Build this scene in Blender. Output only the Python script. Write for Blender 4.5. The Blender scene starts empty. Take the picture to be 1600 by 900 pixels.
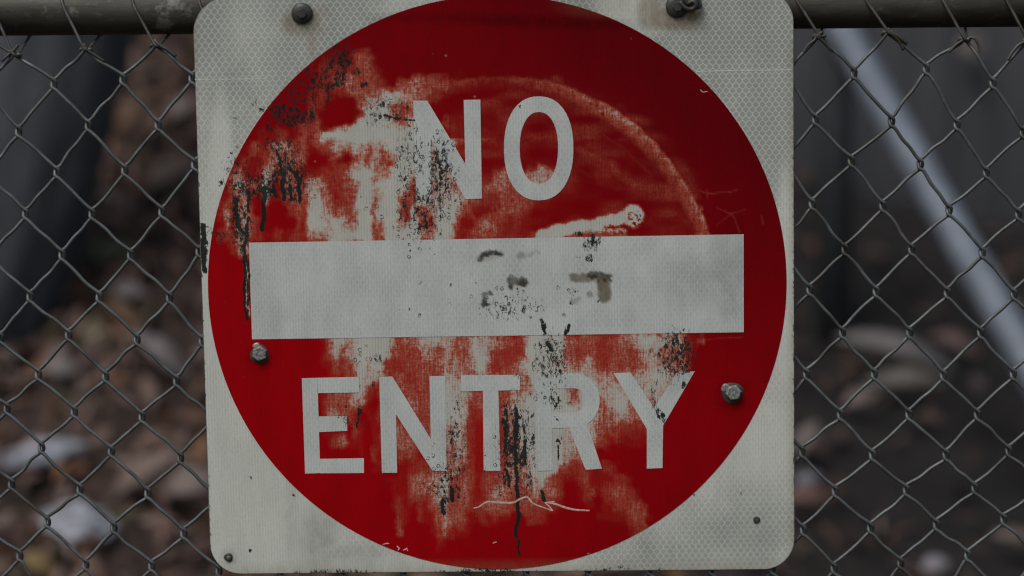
import bpy, math, random
import numpy as np
from mathutils import Vector, noise as mnoise
random.seed(7)
rng = np.random.default_rng(11)
S = 0.000645                       # metres per photo pixel on the sign plane
sc = bpy.context.scene
col = sc.collection

# ---------------------------------------------------------------- camera
F_MM = 85.0
FPX = 1600 * F_MM / 36.0
D = FPX * S
PITCH = math.radians(7.4)
ROLL = 0.0155
TZ = 0.92
FWD = Vector((0, math.cos(PITCH), -math.sin(PITCH)))
UP0 = Vector((0, math.sin(PITCH), math.cos(PITCH)))
R0 = Vector((1, 0, 0))
RC = R0 * math.cos(ROLL) - UP0 * math.sin(ROLL)
UC = R0 * math.sin(ROLL) + UP0 * math.cos(ROLL)
CAM = Vector((0, 0, TZ)) - FWD * D
cd = bpy.data.cameras.new('camera')
cam = bpy.data.objects.new('camera', cd)
col.objects.link(cam)
from mathutils import Matrix
m = Matrix((RC, UC, -FWD)).transposed().to_4x4()
m.translation = CAM
cam.matrix_world = m
cd.lens = F_MM; cd.sensor_width = 36
cd.clip_start = 0.05; cd.clip_end = 500
cd.dof.use_dof = True
cd.dof.focus_distance = D
cd.dof.aperture_fstop = 1.95
sc.camera = cam
sc.cycles.filter_width = 1.2
sc.render.resolution_x = 1024; sc.render.resolution_y = 576

# ---------------------------------------------------------------- light
SUN_EL, SUN_AZ = math.radians(56), math.radians(212)     # azimuth clockwise from +Y
w = bpy.data.worlds.new("World"); sc.world = w; w.use_nodes = True
wn = w.node_tree
bg = wn.nodes['Background']
sky = wn.nodes.new('ShaderNodeTexSky'); sky.sky_type = 'NISHITA'
sky.sun_disc = False; sky.sun_elevation = SUN_EL; sky.sun_rotation = SUN_AZ
sky.air_density = 1.6; sky.dust_density = 4.0; sky.ozone_density = 1.0
wn.links.new(sky.outputs[0], bg.inputs[0])
bg.inputs[1].default_value = 0.06
sd = bpy.data.lights.new('sun', 'SUN'); sd.energy = 1.1; sd.angle = math.radians(22)
sd.color = (1.0, 0.975, 0.95)
so = bpy.data.objects.new('sun', sd); col.objects.link(so)
sdir = Vector((math.sin(SUN_AZ) * math.cos(SUN_EL), math.cos(SUN_AZ) * math.cos(SUN_EL), math.sin(SUN_EL)))
so.rotation_euler = sdir.to_track_quat('Z', 'Y').to_euler()
so.location = (0, -3, 5)
sc.view_settings.view_transform = 'Standard'; sc.view_settings.look = 'None'
sc.view_settings.gamma = 1.0
sc.view_settings.exposure = 0.62

# ---------------------------------------------------------------- helpers
def ray(px, py):
    return (FWD * FPX + RC * (px - 800) - UC * (py - 450)).normalized()
def at(px, py, Y=0.0):
    d = ray(px, py)
    return CAM + d * ((Y - CAM.y) / d.y)
# vectorised pixel -> plane
def at_np(px, py, Y):
    px = np.asarray(px, float); py = np.asarray(py, float)
    dx = FWD.x * FPX + RC.x * (px - 800) - UC.x * (py - 450)
    dy = FWD.y * FPX + RC.y * (px - 800) - UC.y * (py - 450)
    dz = FWD.z * FPX + RC.z * (px - 800) - UC.z * (py - 450)
    t = (Y - CAM.y) / dy
    return CAM.x + dx * t, CAM.z + dz * t

def link(name, me, mat=None, parent=None):
    o = bpy.data.objects.new(name, me)
    col.objects.link(o)
    if mat is not None:
        me.materials.append(mat)
    if parent is not None:
        o.parent = parent
    return o
def empty(name, loc, label, cat, group=None):
    o = bpy.data.objects.new(name, None); col.objects.link(o)
    o.location = loc; o.empty_display_size = 0.1
    o['label'] = label; o['category'] = cat
    if group: o['group'] = group
    return o
def tag(o, label=None, cat=None, group=None, kind=None):
    if label: o['label'] = label
    if cat: o['category'] = cat
    if group: o['group'] = group
    if kind: o['kind'] = kind
    return o
def mesh(name, verts, faces, smooth=True):
    me = bpy.data.meshes.new(name)
    me.from_pydata([tuple(v) for v in verts], [], faces)
    me.update()
    if smooth:
        me.polygons.foreach_set('use_smooth', [True] * len(me.polygons))
    return me
def catmull(pts, n):
    P = [Vector(p) for p in pts]
    P = [P[0] * 2 - P[1]] + P + [P[-1] * 2 - P[-2]]
    out = []
    for i in range(1, len(P) - 2):
        a, b, c, d = P[i - 1], P[i], P[i + 1], P[i + 2]
        for k in range(n):
            t = k / n
            out.append(0.5 * ((2 * b) + (c - a) * t + (2 * a - 5 * b + 4 * c - d) * t * t + (3 * b - a - 3 * c + d) * t ** 3))
    out.append(P[-2].copy())
    return out
def tube(path, rad, sides=8, V=None, Fc=None, cap=True):
    V = [] if V is None else V; Fc = [] if Fc is None else Fc
    b = len(V); n = len(path)
    t = (path[1] - path[0]).normalized()
    ref = Vector((0, 1, 0)) if abs(t.y) < .9 else Vector((1, 0, 0))
    u = t.cross(ref).normalized()
    for i, p in enumerate(path):
        if i == 0: t = path[1] - path[0]
        elif i == n - 1: t = path[-1] - path[-2]
        else: t = path[i + 1] - path[i - 1]
        t = t.normalized()
        u = (u - t * u.dot(t)).normalized()
        v = t.cross(u)
        r = rad(i / (n - 1)) if callable(rad) else rad
        for s in range(sides):
            a = 2 * math.pi * s / sides
            V.append(p + (u * math.cos(a) + v * math.sin(a)) * r)
    for i in range(n - 1):
        for s in range(sides):
            s2 = (s + 1) % sides
            Fc.append((b + i * sides + s, b + i * sides + s2, b + (i + 1) * sides + s2, b + (i + 1) * sides + s))
    if cap:
        Fc.append(tuple(b + s for s in range(sides))[::-1])
        Fc.append(tuple(b + (n - 1) * sides + s for s in range(sides)))
    return V, Fc

# ---------------------------------------------------------------- node helper
class NT:
    def __init__(s, name):
        s.m = bpy.data.materials.new(name); s.m.use_nodes = True
        s.t = s.m.node_tree; s.b = s.t.nodes['Principled BSDF']
        s.tc = s.t.nodes.new('ShaderNodeTexCoord')
    def put(s, sock, v):
        if isinstance(v, bpy.types.NodeSocket): s.t.links.new(v, sock)
        else: sock.default_value = v
    def math(s, op, a, b=0.0, c=None, clamp=False):
        n = s.t.nodes.new('ShaderNodeMath'); n.operation = op; n.use_clamp = clamp
        s.put(n.inputs[0], a); s.put(n.inputs[1], b)
        if c is not None: s.put(n.inputs[2], c)
        return n.outputs[0]
    def add(s, a, b): return s.math('ADD', a, b)
    def sub(s, a, b): return s.math('SUBTRACT', a, b)
    def mul(s, a, b): return s.math('MULTIPLY', a, b)
    def attr(s, name):
        n = s.t.nodes.new('ShaderNodeAttribute'); n.attribute_name = name
        return n.outputs['Fac']
    def attrc(s, name):
        n = s.t.nodes.new('ShaderNodeAttribute'); n.attribute_name = name
        return n.outputs['Color']
    def mapping(s, scale=(1, 1, 1), loc=(0, 0, 0)):
        n = s.t.nodes.new('ShaderNodeMapping'); n.inputs['Scale'].default_value = scale
        n.inputs['Location'].default_value = loc
        s.t.links.new(s.tc.outputs['Object'], n.inputs['Vector']); return n.outputs[0]
    def noise(s, scale, detail=3, rough=.55, vec=None, dist=0.0):
        n = s.t.nodes.new('ShaderNodeTexNoise'); n.inputs['Scale'].default_value = scale
        n.inputs['Detail'].default_value = detail; n.inputs['Roughness'].default_value = rough
        n.inputs['Distortion'].default_value = dist
        s.t.links.new(vec if vec is not None else s.tc.outputs['Object'], n.inputs['Vector'])
        return n.outputs['Fac']
    def voro(s, scale, feature='F1', vec=None, rnd=1.0):
        n = s.t.nodes.new('ShaderNodeTexVoronoi'); n.feature = feature
        n.inputs['Scale'].default_value = scale; n.inputs['Randomness'].default_value = rnd
        s.t.links.new(vec if vec is not None else s.tc.outputs['Object'], n.inputs['Vector'])
        return n
    def ss(s, v, lo, hi, a=0.0, b=1.0):
        n = s.t.nodes.new('ShaderNodeMapRange'); n.interpolation_type = 'SMOOTHSTEP'
        s.put(n.inputs['Value'], v)
        for k, x in (('From Min', lo), ('From Max', hi), ('To Min', a), ('To Max', b)): s.put(n.inputs[k], x)
        return n.outputs[0]
    def mix(s, f, a, b, mode='MIX'):
        n = s.t.nodes.new('ShaderNodeMix'); n.data_type = 'RGBA'; n.blend_type = mode
        s.put(n.inputs[0], f)
        for i, v in ((6, a), (7, b)):
            if isinstance(v, tuple) and len(v) == 3: v = v + (1,)
            s.put(n.inputs[i], v)
        return n.outputs[2]
    def bump(s, h, strength=.3, dist=.001):
        n = s.t.nodes.new('ShaderNodeBump'); n.inputs['Strength'].default_value = strength
        n.inputs['Distance'].default_value = dist
        s.t.links.new(h, n.inputs['Height']); s.t.links.new(n.outputs[0], s.b.inputs['Normal'])
    def out(s, color=None, rough=None, metal=None, spec=None):
        for k, v in (('Base Color', color), ('Roughness', rough), ('Metallic', metal), ('Specular IOR Level', spec)):
            if v is not None:
                if isinstance(v, tuple) and len(v) == 3: v = v + (1,)
                s.put(s.b.inputs[k], v)
        return s.m

# ---------------------------------------------------------------- sign materials
PX = S
def ribs(n):
    """fine vertical ribbing of the prismatic sheeting, broken up"""
    sx = n.t.nodes.new('ShaderNodeSeparateXYZ'); n.t.links.new(n.tc.outputs['Object'], sx.inputs[0])
    X, Z = sx.outputs[0], sx.outputs[2]
    w1 = n.math('SINE', n.mul(X, 2 * math.pi / (4.4 * PX)))
    br = n.noise(1 / (22 * PX), 3)
    return X, Z, n.mul(w1, n.ss(br, .35, .65))
def hexlines(n, X, Z):
    W, H = 10.2 * PX, 14.8 * PX
    def cell(ox, oz):
        a = n.math('ABSOLUTE', n.sub(n.math('FRACT', n.add(n.math('DIVIDE', X, W), 100 + ox)), .5))
        b = n.math('ABSOLUTE', n.sub(n.math('FRACT', n.add(n.math('DIVIDE', Z, H), 100 + oz)), .5))
        # hexagon metric normalised so that the border lies at .5
        return n.math('MAXIMUM', a, n.add(n.mul(a, .75), n.mul(b, 1.25)))
    d = n.math('MINIMUM', cell(0, 0), cell(.5, .5))
    return n.ss(d, .415, .49)
def weather(n, base, X, Z):
    """black mould specks, drips, grey dirt and rust stain shared by every layer of the face"""
    g = n.attr('grime'); r = n.attr('rings'); st = n.attr('stain'); di = n.attr('dirt')
    stretched = n.mapping((1, 1, .55))
    sp = n.noise(1 / (5.2 * PX), 6, .80, stretched, .6)
    m1 = n.ss(n.add(n.mul(g, 1.0), n.mul(n.sub(sp, .5), 2.7)), .47, .57)
    m1 = n.mul(m1, n.ss(g, .10, .24))
    wob = n.t.nodes.new('ShaderNodeVectorMath'); wob.operation = 'ADD'
    nn = n.t.nodes.new('ShaderNodeTexNoise'); nn.inputs['Scale'].default_value = 1 / (6 * PX)
    n.t.links.new(n.tc.outputs['Object'], nn.inputs['Vector'])
    sc_ = n.t.nodes.new('ShaderNodeVectorMath'); sc_.operation = 'SCALE'; sc_.inputs['Scale'].default_value = 4 * PX
    n.t.links.new(nn.outputs['Color'], sc_.inputs[0])
    n.t.links.new(n.mapping((1, 1, .8)), wob.inputs[0]); n.t.links.new(sc_.outputs[0], wob.inputs[1])
    v = n.voro(1 / (8 * PX), 'F1', wob.outputs[0])
    ring = n.sub(n.ss(v.outputs['Distance'], .20, .27), n.ss(v.outputs['Distance'], .34, .42))
    sep = n.t.nodes.new('ShaderNodeSeparateColor'); n.t.links.new(v.outputs['Color'], sep.inputs[0])
    gate = n.ss(n.sub(n.mul(r, 1.05), sep.outputs[0]), 0, .04)
    ring = n.mul(n.mul(ring, gate), n.ss(n.noise(1 / (3.5 * PX), 2), .40, .52))
    blk = n.math('MAXIMUM', m1, n.mul(ring, .92))
    c = n.mix(n.mul(st, n.ss(n.noise(1 / (9 * PX), 4, .6, n.mapping((1.6, 1, .35))), .25, .6, .55, 1.0)), base, (.17, .125, .068))
    dn = n.ss(n.noise(1 / (16 * PX), 4, .6), .3, .7, .6, 1.15)
    c = n.mix(n.math('MINIMUM', n.mul(di, dn), .97), c, n.mix(1.0, c, (.10, .10, .085), 'MULTIPLY'))
    c = n.mix(blk, c, (.013, .016, .015))
    return c, blk
def fine(n, base, amt=.12):
    f = n.noise(1 / (2.6 * PX), 2, .6)
    g = n.noise(1 / (70 * PX), 4, .6, n.mapping((1.8, 1, .5)))
    k = n.add(n.mul(n.sub(f, .5), amt * 2), n.mul(n.sub(g, .5), .36))
    k = n.add(k, 1.0)
    cc = n.t.nodes.new('ShaderNodeCombineColor')
    for i in range(3): n.t.links.new(k, cc.inputs[i])
    return n.mix(1.0, base, cc.outputs[0], 'MULTIPLY')

WHITE_CHALK = (.515, .54, .495)
def sheeting_material():
    n = NT('reflective_sheeting')
    X, Z, rb = ribs(n)
    hx = hexlines(n, X, Z)
    ch = n.attr('chalk_falloff')
    patch = n.noise(1 / (60 * PX), 4, .6)
    che = n.math('ADD', ch, n.mul(n.sub(patch, .5), .5), clamp=True)
    clean = n.mix(hx, (.250, .270, .250), (.58, .60, .565))
    chalky = n.mix(n.mul(hx, n.ss(ch, 1.2, .45)), WHITE_CHALK, (.62, .64, .60))
    c = n.mix(n.ss(che, .0, .9), clean, chalky)  # dark cells also carry the painted falloff of light
    c = n.mix(n.ss(rb, -.6, 1, .0, .28), c, (.28, .30, .27))
    c = fine(n, c, .15)
    c, blk = weather(n, c, X, Z)
    n.bump(n.add(n.mul(hx, .5), n.mul(rb, .4)), .25, .0003)
    return n.out(c, .42, 0, .35)
def letter_material():
    n = NT('white_legend')
    X, Z, rb = ribs(n)
    hx = hexlines(n, X, Z)
    ch = n.attr('chalk_falloff')
    lf = n.mul(n.ss(n.noise(1 / (55 * PX), 3, .5), .3, .8), .7)
    c = n.mix(n.mul(n.sub(1.0, hx), n.add(.22, n.mul(lf, n.ss(ch, 1.0, .5, .55, 1)))), (.53, .56, .545), (.365, .39, .385))
    c = n.mix(n.ss(rb, -.6, 1, .0, .34), c, (.30, .32, .31))
    c = fine(n, c, .15)
    c, blk = weather(n, c, X, Z)
    n.bump(n.add(n.mul(hx, .5), n.mul(rb, .4)), .25, .0003)
    return n.out(c, .42, 0, .35)
def red_material():
    n = NT('faded_red_ink')
    X, Z, rb = ribs(n)
    fa = n.attr('fade'); light_falloff = n.attr('light_falloff')
    n1 = n.noise(1 / (13 * PX), 6, .70, n.mapping((1, 1, .45)))
    n2 = n.noise(1 / (4.2 * PX), 3, .7, n.mapping((1.2, 1, .8)))
    n3 = n.noise(1 / (2.6 * PX), 2, .6, n.mapping((.16, 1, 1.3)))
    n4 = n.noise(1 / (3.0 * PX), 2, .6, n.mapping((1.3, 1, .10)))
    mott = n.add(n.mul(n.sub(n1, .5), .48), n.add(n.mul(n.sub(n2, .5), 1.0), n.add(n.mul(n.sub(n3, .5), .45), n.mul(n.sub(n4, .5), .55))))
    amp = n.mul(n.ss(fa, .02, .50), n.ss(fa, .80, 1.0, 1.0, .3))
    fe = n.add(fa, n.mul(mott, amp))
    red = n.mix(light_falloff, (.300, .0006, .0036), (.112, .0002, .0030))  # second red is the same ink darkened by the painted light falloff
    c = n.mix(n.ss(fe, .03, .40), red, (.33, .058, .034))
    c = n.mix(n.ss(fe, .30, .66), c, (.42, .22, .165))
    c = n.mix(n.ss(fe, .46, .88), c, (.435, .445, .405))
    # small pale chips in sound ink
    v = n.voro(1 / (34 * PX), 'F1')
    chip = n.mul(n.ss(v.outputs['Distance'], .075, .04), n.ss(n.noise(1 / (90 * PX), 2), .52, .6))
    c = n.mix(n.mul(chip, .5), c, (.42, .24, .20))
    c = n.mix(n.ss(rb, -.4, 1, .0, .22), c, (.05, .008, .008))
    c = fine(n, c, .16)
    c, blk = weather(n, c, X, Z)
    n.bump(n.add(n.mul(rb, .4), n.mul(fe, -.6)), .22, .0003)
    return n.out(c, n.ss(fe, .1, .6, .50, .6), 0, n.ss(fe, .1, .6, .04, .3))
M_SHEET, M_LETTER, M_RED = sheeting_material(), letter_material(), red_material()

def simple(name, c1, c2, scale, rough=.5, metal=0, bump=.3, dist=.001, map_=(1, 1, 1), spec=.5, lo=.35, hi=.65):
    n = NT(name)
    f = n.noise(scale, 6, .65, n.mapping(map_))
    c = n.mix(n.ss(f, lo, hi), c1, c2)
    c = fine(n, c, .1)
    n.bump(f, bump, dist)
    return n.out(c, rough, metal, spec)
M_ALU = simple('weathered_aluminium', (.30, .30, .27), (.12, .12, .10), 60, .5, .5)
M_EDGE = simple('mouldy_plate_edge', (.30, .30, .24), (.05, .05, .035), 90, .7, 0)
M_DARKBOLT = simple('dark_weathered_steel', (.035, .042, .042), (.06, .055, .045), 180, .45, .35, .4, .0006)
M_ZINC = simple('zinc_bolt_steel', (.30, .315, .30), (.11, .115, .10), 330, .5, .3, .5, .0006)
M_SCRATCH = simple('scratched_through_ink', (.58, .45, .40), (.42, .26, .22), 400, .6, 0, .1)
M_SEAM = simple('sheeting_seam', (.60, .62, .59), (.46, .48, .45), 200, .5, 0, .1)

# wire: dull zinc with lichen brown spots
def wire_material(name, c1, c2, c3, metal=.45):
    n = NT(name)
    f = n.noise(70, 5, .65); g = n.noise(14, 3, .6)
    c = n.mix(n.ss(f, .38, .62), c1, c2)
    c = n.mix(n.mul(n.ss(g, .55, .68), .8), c, c3)
    sp = n.noise(900, 3, .7)
    c = n.mix(n.ss(sp, .54, .68, 0, .75), c, (.05, .036, .024))
    c = n.mix(n.ss(n.noise(5, 2), .52, .62, 0, .5), c, c2)
    n.bump(n.add(sp, f), .5, .0004)
    return n.out(c, .50, metal, .5)
M_WIRE = wire_material('galvanised_wire', (.135, .148, .155), (.090, .097, .097), (.052, .048, .038))
M_TIE = wire_material('weathered_lacing_wire', (.085, .09, .09), (.05, .048, .038), (.035, .028, .018), .3)
def rail_material():
    n = NT('grimy_galvanised_pipe')
    f = n.noise(30, 6, .65, n.mapping((.25, 1, 1.5))); g = n.noise(160, 4, .7, n.mapping((.5, 1, 1)))
    c = n.mix(n.ss(f, .35, .68), (.032, .029, .022), (.062, .060, .050))
    c = n.mix(n.ss(g, .58, .70, 0, .5), c, (.11, .11, .10))
    lg = n.noise(18, 5, .7)
    c = n.mix(n.ss(lg, .60, .68, 0, .55), c, (.24, .24, .22))
    n.bump(n.add(f, g), .5, .0008)
    return n.out(c, .6, .25, .4)
M_RAIL = rail_material()

# ---------------------------------------------------------------- weathering and painted light-falloff maps (what the surface looks like, in face pixels)
def seg_d(x, y, x0, y0, x1, y1):
    dx, dy = x1 - x0, y1 - y0
    L = dx * dx + dy * dy + 1e-9
    t = np.clip(((x - x0) * dx + (y - y0) * dy) / L, 0, 1)
    return np.hypot(x - (x0 + t * dx), y - (y0 + t * dy)), t
def blob(x, y, cx, cy, rx, ry, s, soft=.6, ang=0.0):
    a = math.radians(ang); ca, sa = math.cos(a), math.sin(a)
    u = ((x - cx) * ca + (y - cy) * sa) / rx; v = (-(x - cx) * sa + (y - cy) * ca) / ry
    d = np.hypot(u, v)
    t = np.clip((1 + soft - d) / (2 * soft), 0, 1)
    return s * t * t * (3 - 2 * t)
def box(x, y, x0, y0, x1, y1, s, e=8):
    def sm(v): v = np.clip(v, 0, 1); return v * v * (3 - 2 * v)
    return s * sm((x - x0) / e + .5) * sm((x1 - x) / e + .5) * sm((y - y0) / e + .5) * sm((y1 - y) / e + .5)
def stroke(x, y, pts, wd, s, e=3.0):
    out = np.zeros_like(x)
    for (a, b) in zip(pts[:-1], pts[1:]):
        d, t = seg_d(x, y, a[0], a[1], b[0], b[1])
        ww = wd
        v = np.clip((ww / 2 + e / 2 - d) / e, 0, 1)
        out = np.maximum(out, s * v * v * (3 - 2 * v))
    return out
# wear of the red ink read off in 10 x 20 px cells: 0 sound ink, 3 scuffed orange, 9 bare white
WEAR = {
(340, 60): """00000000000000000000000000000000
00000000000000001111123310000000
00000000000000112221223321000000
00000000000000123233433332102344
00000000000011334212333446886544
00000000000001543000135899865449
00000000000024353001379999775579
00000011122113257889999999998899
00001321455433112365465466788899
00012113443443000121034353258999
00341126534321112223479855579969
01564338214443564222349967898829
11334107113333785312339856894339
25145301000232795434359848894283
15156310000021897687449934895585
22265221121222555798889833899997
00265000000000000000000000000000""",
(660, 60): """00000000000000000000000000000000
00000000000000000000000000000000
00001110000111000000000000000000
33333321112111222223444321000000
32211100001100000012233334432100
00000000011110000000001123334554
00024330022221000000000011223555
00004330032210000000000011112234
95999211111111000000000023332111
95699000000000000000000023333210
96765300011344004565300011233322
94665443334443305675000000122222
75767763322233333222100000001110
45888533111233332110012211101379
33898211344321221012368999788787
45886212333221112478999987865443""",
(460, 520): """00001367679999853445777664457655
00001364579999743333553543358753
00001132358788322333434545458842
00000121337665333223333676444444
00001334456212233333335877643333
00001333354101233344335887633333
00002554310112333333335888632222
00001111031011334333335657521111
00000134111012344433335556521111""",
(780, 520): """43336976883433332334567877664213
22227965783323322233335664445210
32368976675546532333334764544200
44454999999996655545666788666100
33645999995449966776556677631000
34768999997459934688545566100000
35589999999988754466544331000000
25489999877667643332222110000000
25468899876666432121111000000000""",
(560, 700): """10210033311113465211113445569996
00110011222223453211113445659995
00001111344557434312333443557432
00000111344457334212355433454442
00000121121345333223444323332221
00000021021135333112121100222100
00000030000135211100000000000000
00000000000011000000000000000000""",
(880, 700): """6543100000000000
3222112210000000
1123111122100000
0012312333210000
0001101122332000
0000011111233100
0000000000122000""",
}
def wear_field():
    Wd, Hh = 100, 50
    A = np.zeros((Hh, Wd))                       # columns of 10 px from x=300, rows of 20 px from y=0
    for (x0, y0), txt in WEAR.items():
        for j, row in enumerate(txt.split()):
            for i, ch in enumerate(row):
                A[(y0 // 20) + j, (x0 - 300) // 10 + i] = int(ch) / 9
    return A
WF = wear_field()
def sample(A, x, y):
    u = (x - 305) / 10; v = (y - 10) / 20
    u = np.clip(u, 0, A.shape[1] - 1.001); v = np.clip(v, 0, A.shape[0] - 1.001)
    i = u.astype(int); j = v.astype(int); fu = u - i; fv = v - j
    fv = np.clip((fv - .5) * 1.35 + .5, 0, 1); fu = np.clip((fu - .5) * 1.35 + .5, 0, 1)
    return (A[j, i] * (1 - fu) + A[j, i + 1] * fu) * (1 - fv) + (A[j + 1, i] * (1 - fu) + A[j + 1, i + 1] * fu) * fv
def vnoise(x, y, sc_, seed):
    r = np.random.default_rng(seed).random((128, 128))
    u = (x / sc_) % 127; v = (y / sc_) % 127
    i = u.astype(int); j = v.astype(int); fu = u - i; fv = v - j
    fu = fu * fu * (3 - 2 * fu); fv = fv * fv * (3 - 2 * fv)
    i1 = (i + 1) % 128; j1 = (j + 1) % 128
    return (r[j, i] * (1 - fu) + r[j, i1] * fu) * (1 - fv) + (r[j1, i] * (1 - fu) + r[j1, i1] * fu) * fv - .5
ARC = [(960, 186), (1000, 214), (1030, 242), (1052, 272), (1072, 304), (1088, 334), (1104, 364)]
SCR = [[(1094, 298), (1108, 303), (1140, 300), (1152, 296)], [(1120, 352), (1143, 333), (1156, 362)], [(1190, 335), (1192, 350)], [(1120, 325), (1142, 333), (1165, 327)], [(1060, 540), (1110, 530), (1162, 526)], [(1105, 296), (1106, 310)]]
# ragged white wipe mark beside the N, the finger-shaped wipe above the bar
def fade_map(x, y):
    xr, yr = x, y
    wx = x + 7 * vnoise(x, y, 11, 1) + 4 * vnoise(x, y, 5, 2); wy = y + 11 * vnoise(x, y, 12, 3) + 6 * vnoise(x, y, 5.5, 4)
    f = sample(WF, wx, wy)
    sx = x + 3 * vnoise(x, y, 9, 5); sy = y + 4 * vnoise(x, y, 9, 6)
    # sound ink left between the scuffed edge and the crisp white wipe mark
    f = f * (1 - blob(wx, wy, 530, 180, 34, 21, .95, .45, -24)) * (1 - blob(wx, wy, 476, 158, 44, 42, .55, .6, 0)) * (1 - blob(wx, wy, 628, 178, 20, 14, .35, .5, 10))
    f = np.maximum(f, stroke(sx, sy, [(506, 211), (545, 209), (575, 186), (600, 165)], 9, .93, 7))
    f = f * np.where((y < 216) & (x > 700), .42, 1.0) * np.where((x > 880) & (y < 312), .45, 1.0)
    f = f * (1 - blob(x, y, 925, 335, 105, 36, .85, .25, -8) * (y < 372))
    haze = np.clip((1 - np.hypot((sx - 850) / 262, (sy - 335) / 212)) / .10, 0, 1) * .12 * (sy < 372)
    f = np.maximum(f, haze * (1 + 1.6 * vnoise(x, y * 3, 40, 9)))
    f = np.maximum(f, stroke(sx, sy, [(848, 528), (852, 590), (848, 640), (834, 700), (842, 735)], 30, .88, 14))
    f = np.maximum(f, stroke(sx, sy, [(866, 640), (872, 690), (874, 722)], 13, .90, 8))
    f = np.maximum(f, stroke(sx, sy, [(815, 640), (822, 690), (832, 740), (836, 770)], 9, .74, 9))
    # the long curved wipe: crisp outside, fading inwards
    wip = [(592, 154, .30), (640, 142, .34), (700, 128, .26), (760, 122, .17), (820, 123, .24), (868, 132, .33), (912, 148, .42), (950, 167, .54), (985, 190, .50), (1020, 222, .42), (1050, 258, .40), (1078, 302, .40), (1098, 342, .42), (1107, 368, .40)]
    for a_, b_ in zip(wip[:-1], wip[1:]):
        d, t = seg_d(sx, sy, a_[0], a_[1], b_[0], b_[1])
        inside = ((sx - 850) / 258) ** 2 + ((sy - 335) / 213) ** 2 < (((a_[0] + t * (b_[0] - a_[0])) - 850) / 258) ** 2 + (((a_[1] + t * (b_[1] - a_[1])) - 335) / 213) ** 2
        fall = np.where(inside, np.clip(1 - d / 27, 0, 1), np.clip(1 - d / 5, 0, 1))
        f = np.maximum(f, fall ** .8 * (a_[2] + t * (b_[2] - a_[2])) * (1 + .5 * vnoise(x, y, 8, 32)))
    f = np.maximum(f, stroke(sx, sy, [(925, 200), (975, 232), (1012, 268), (1040, 308)], 6, .17, 18))
    f = np.maximum(f, stroke(sx, sy, [(905, 236), (945, 252), (990, 288)], 16, .27, 30) * (1 + .5 * vnoise(x, y, 12, 33)))
    f = np.maximum(f, stroke(sx, sy, [(905, 265), (940, 285), (1000, 305)], 6, .17, 22))
    # finger-shaped wipe above the bar
    f = np.maximum(f, stroke(sx, sy, [(845, 369), (875, 360), (905, 353), (935, 352)], 20, .98, 9))
    f = np.maximum(f, stroke(sx, sy, [(925, 352), (950, 346), (988, 336)], 19, .93, 7))
    f = np.maximum(f, stroke(sx, sy, [(900, 362), (975, 360)], 9, .70, 9))
    f = np.maximum(f, blob(sx, sy, 990, 337, 17, 18, .97, .2))
    crk = np.clip((np.abs(vnoise(x, y, 3.2, 41)) - .16) / .08, 0, 1) * np.maximum(blob(x, y, 993, 343, 14, 13, .9, .4), blob(x, y, 965, 358, 30, 7, .7, .5))
    f = f * (1 - crk)
    f = np.maximum(f, stroke(sx, sy, [(384, 380), (386, 440), (388, 492)], 5, .62, 3))
    f = np.maximum(f, stroke(x, y, [(484, 372), (500, 370)], 3, .4, 4))
    for s_ in SCR: f = np.maximum(f, stroke(sx, sy, s_, 2.5, .22, 5))
    return f
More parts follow.
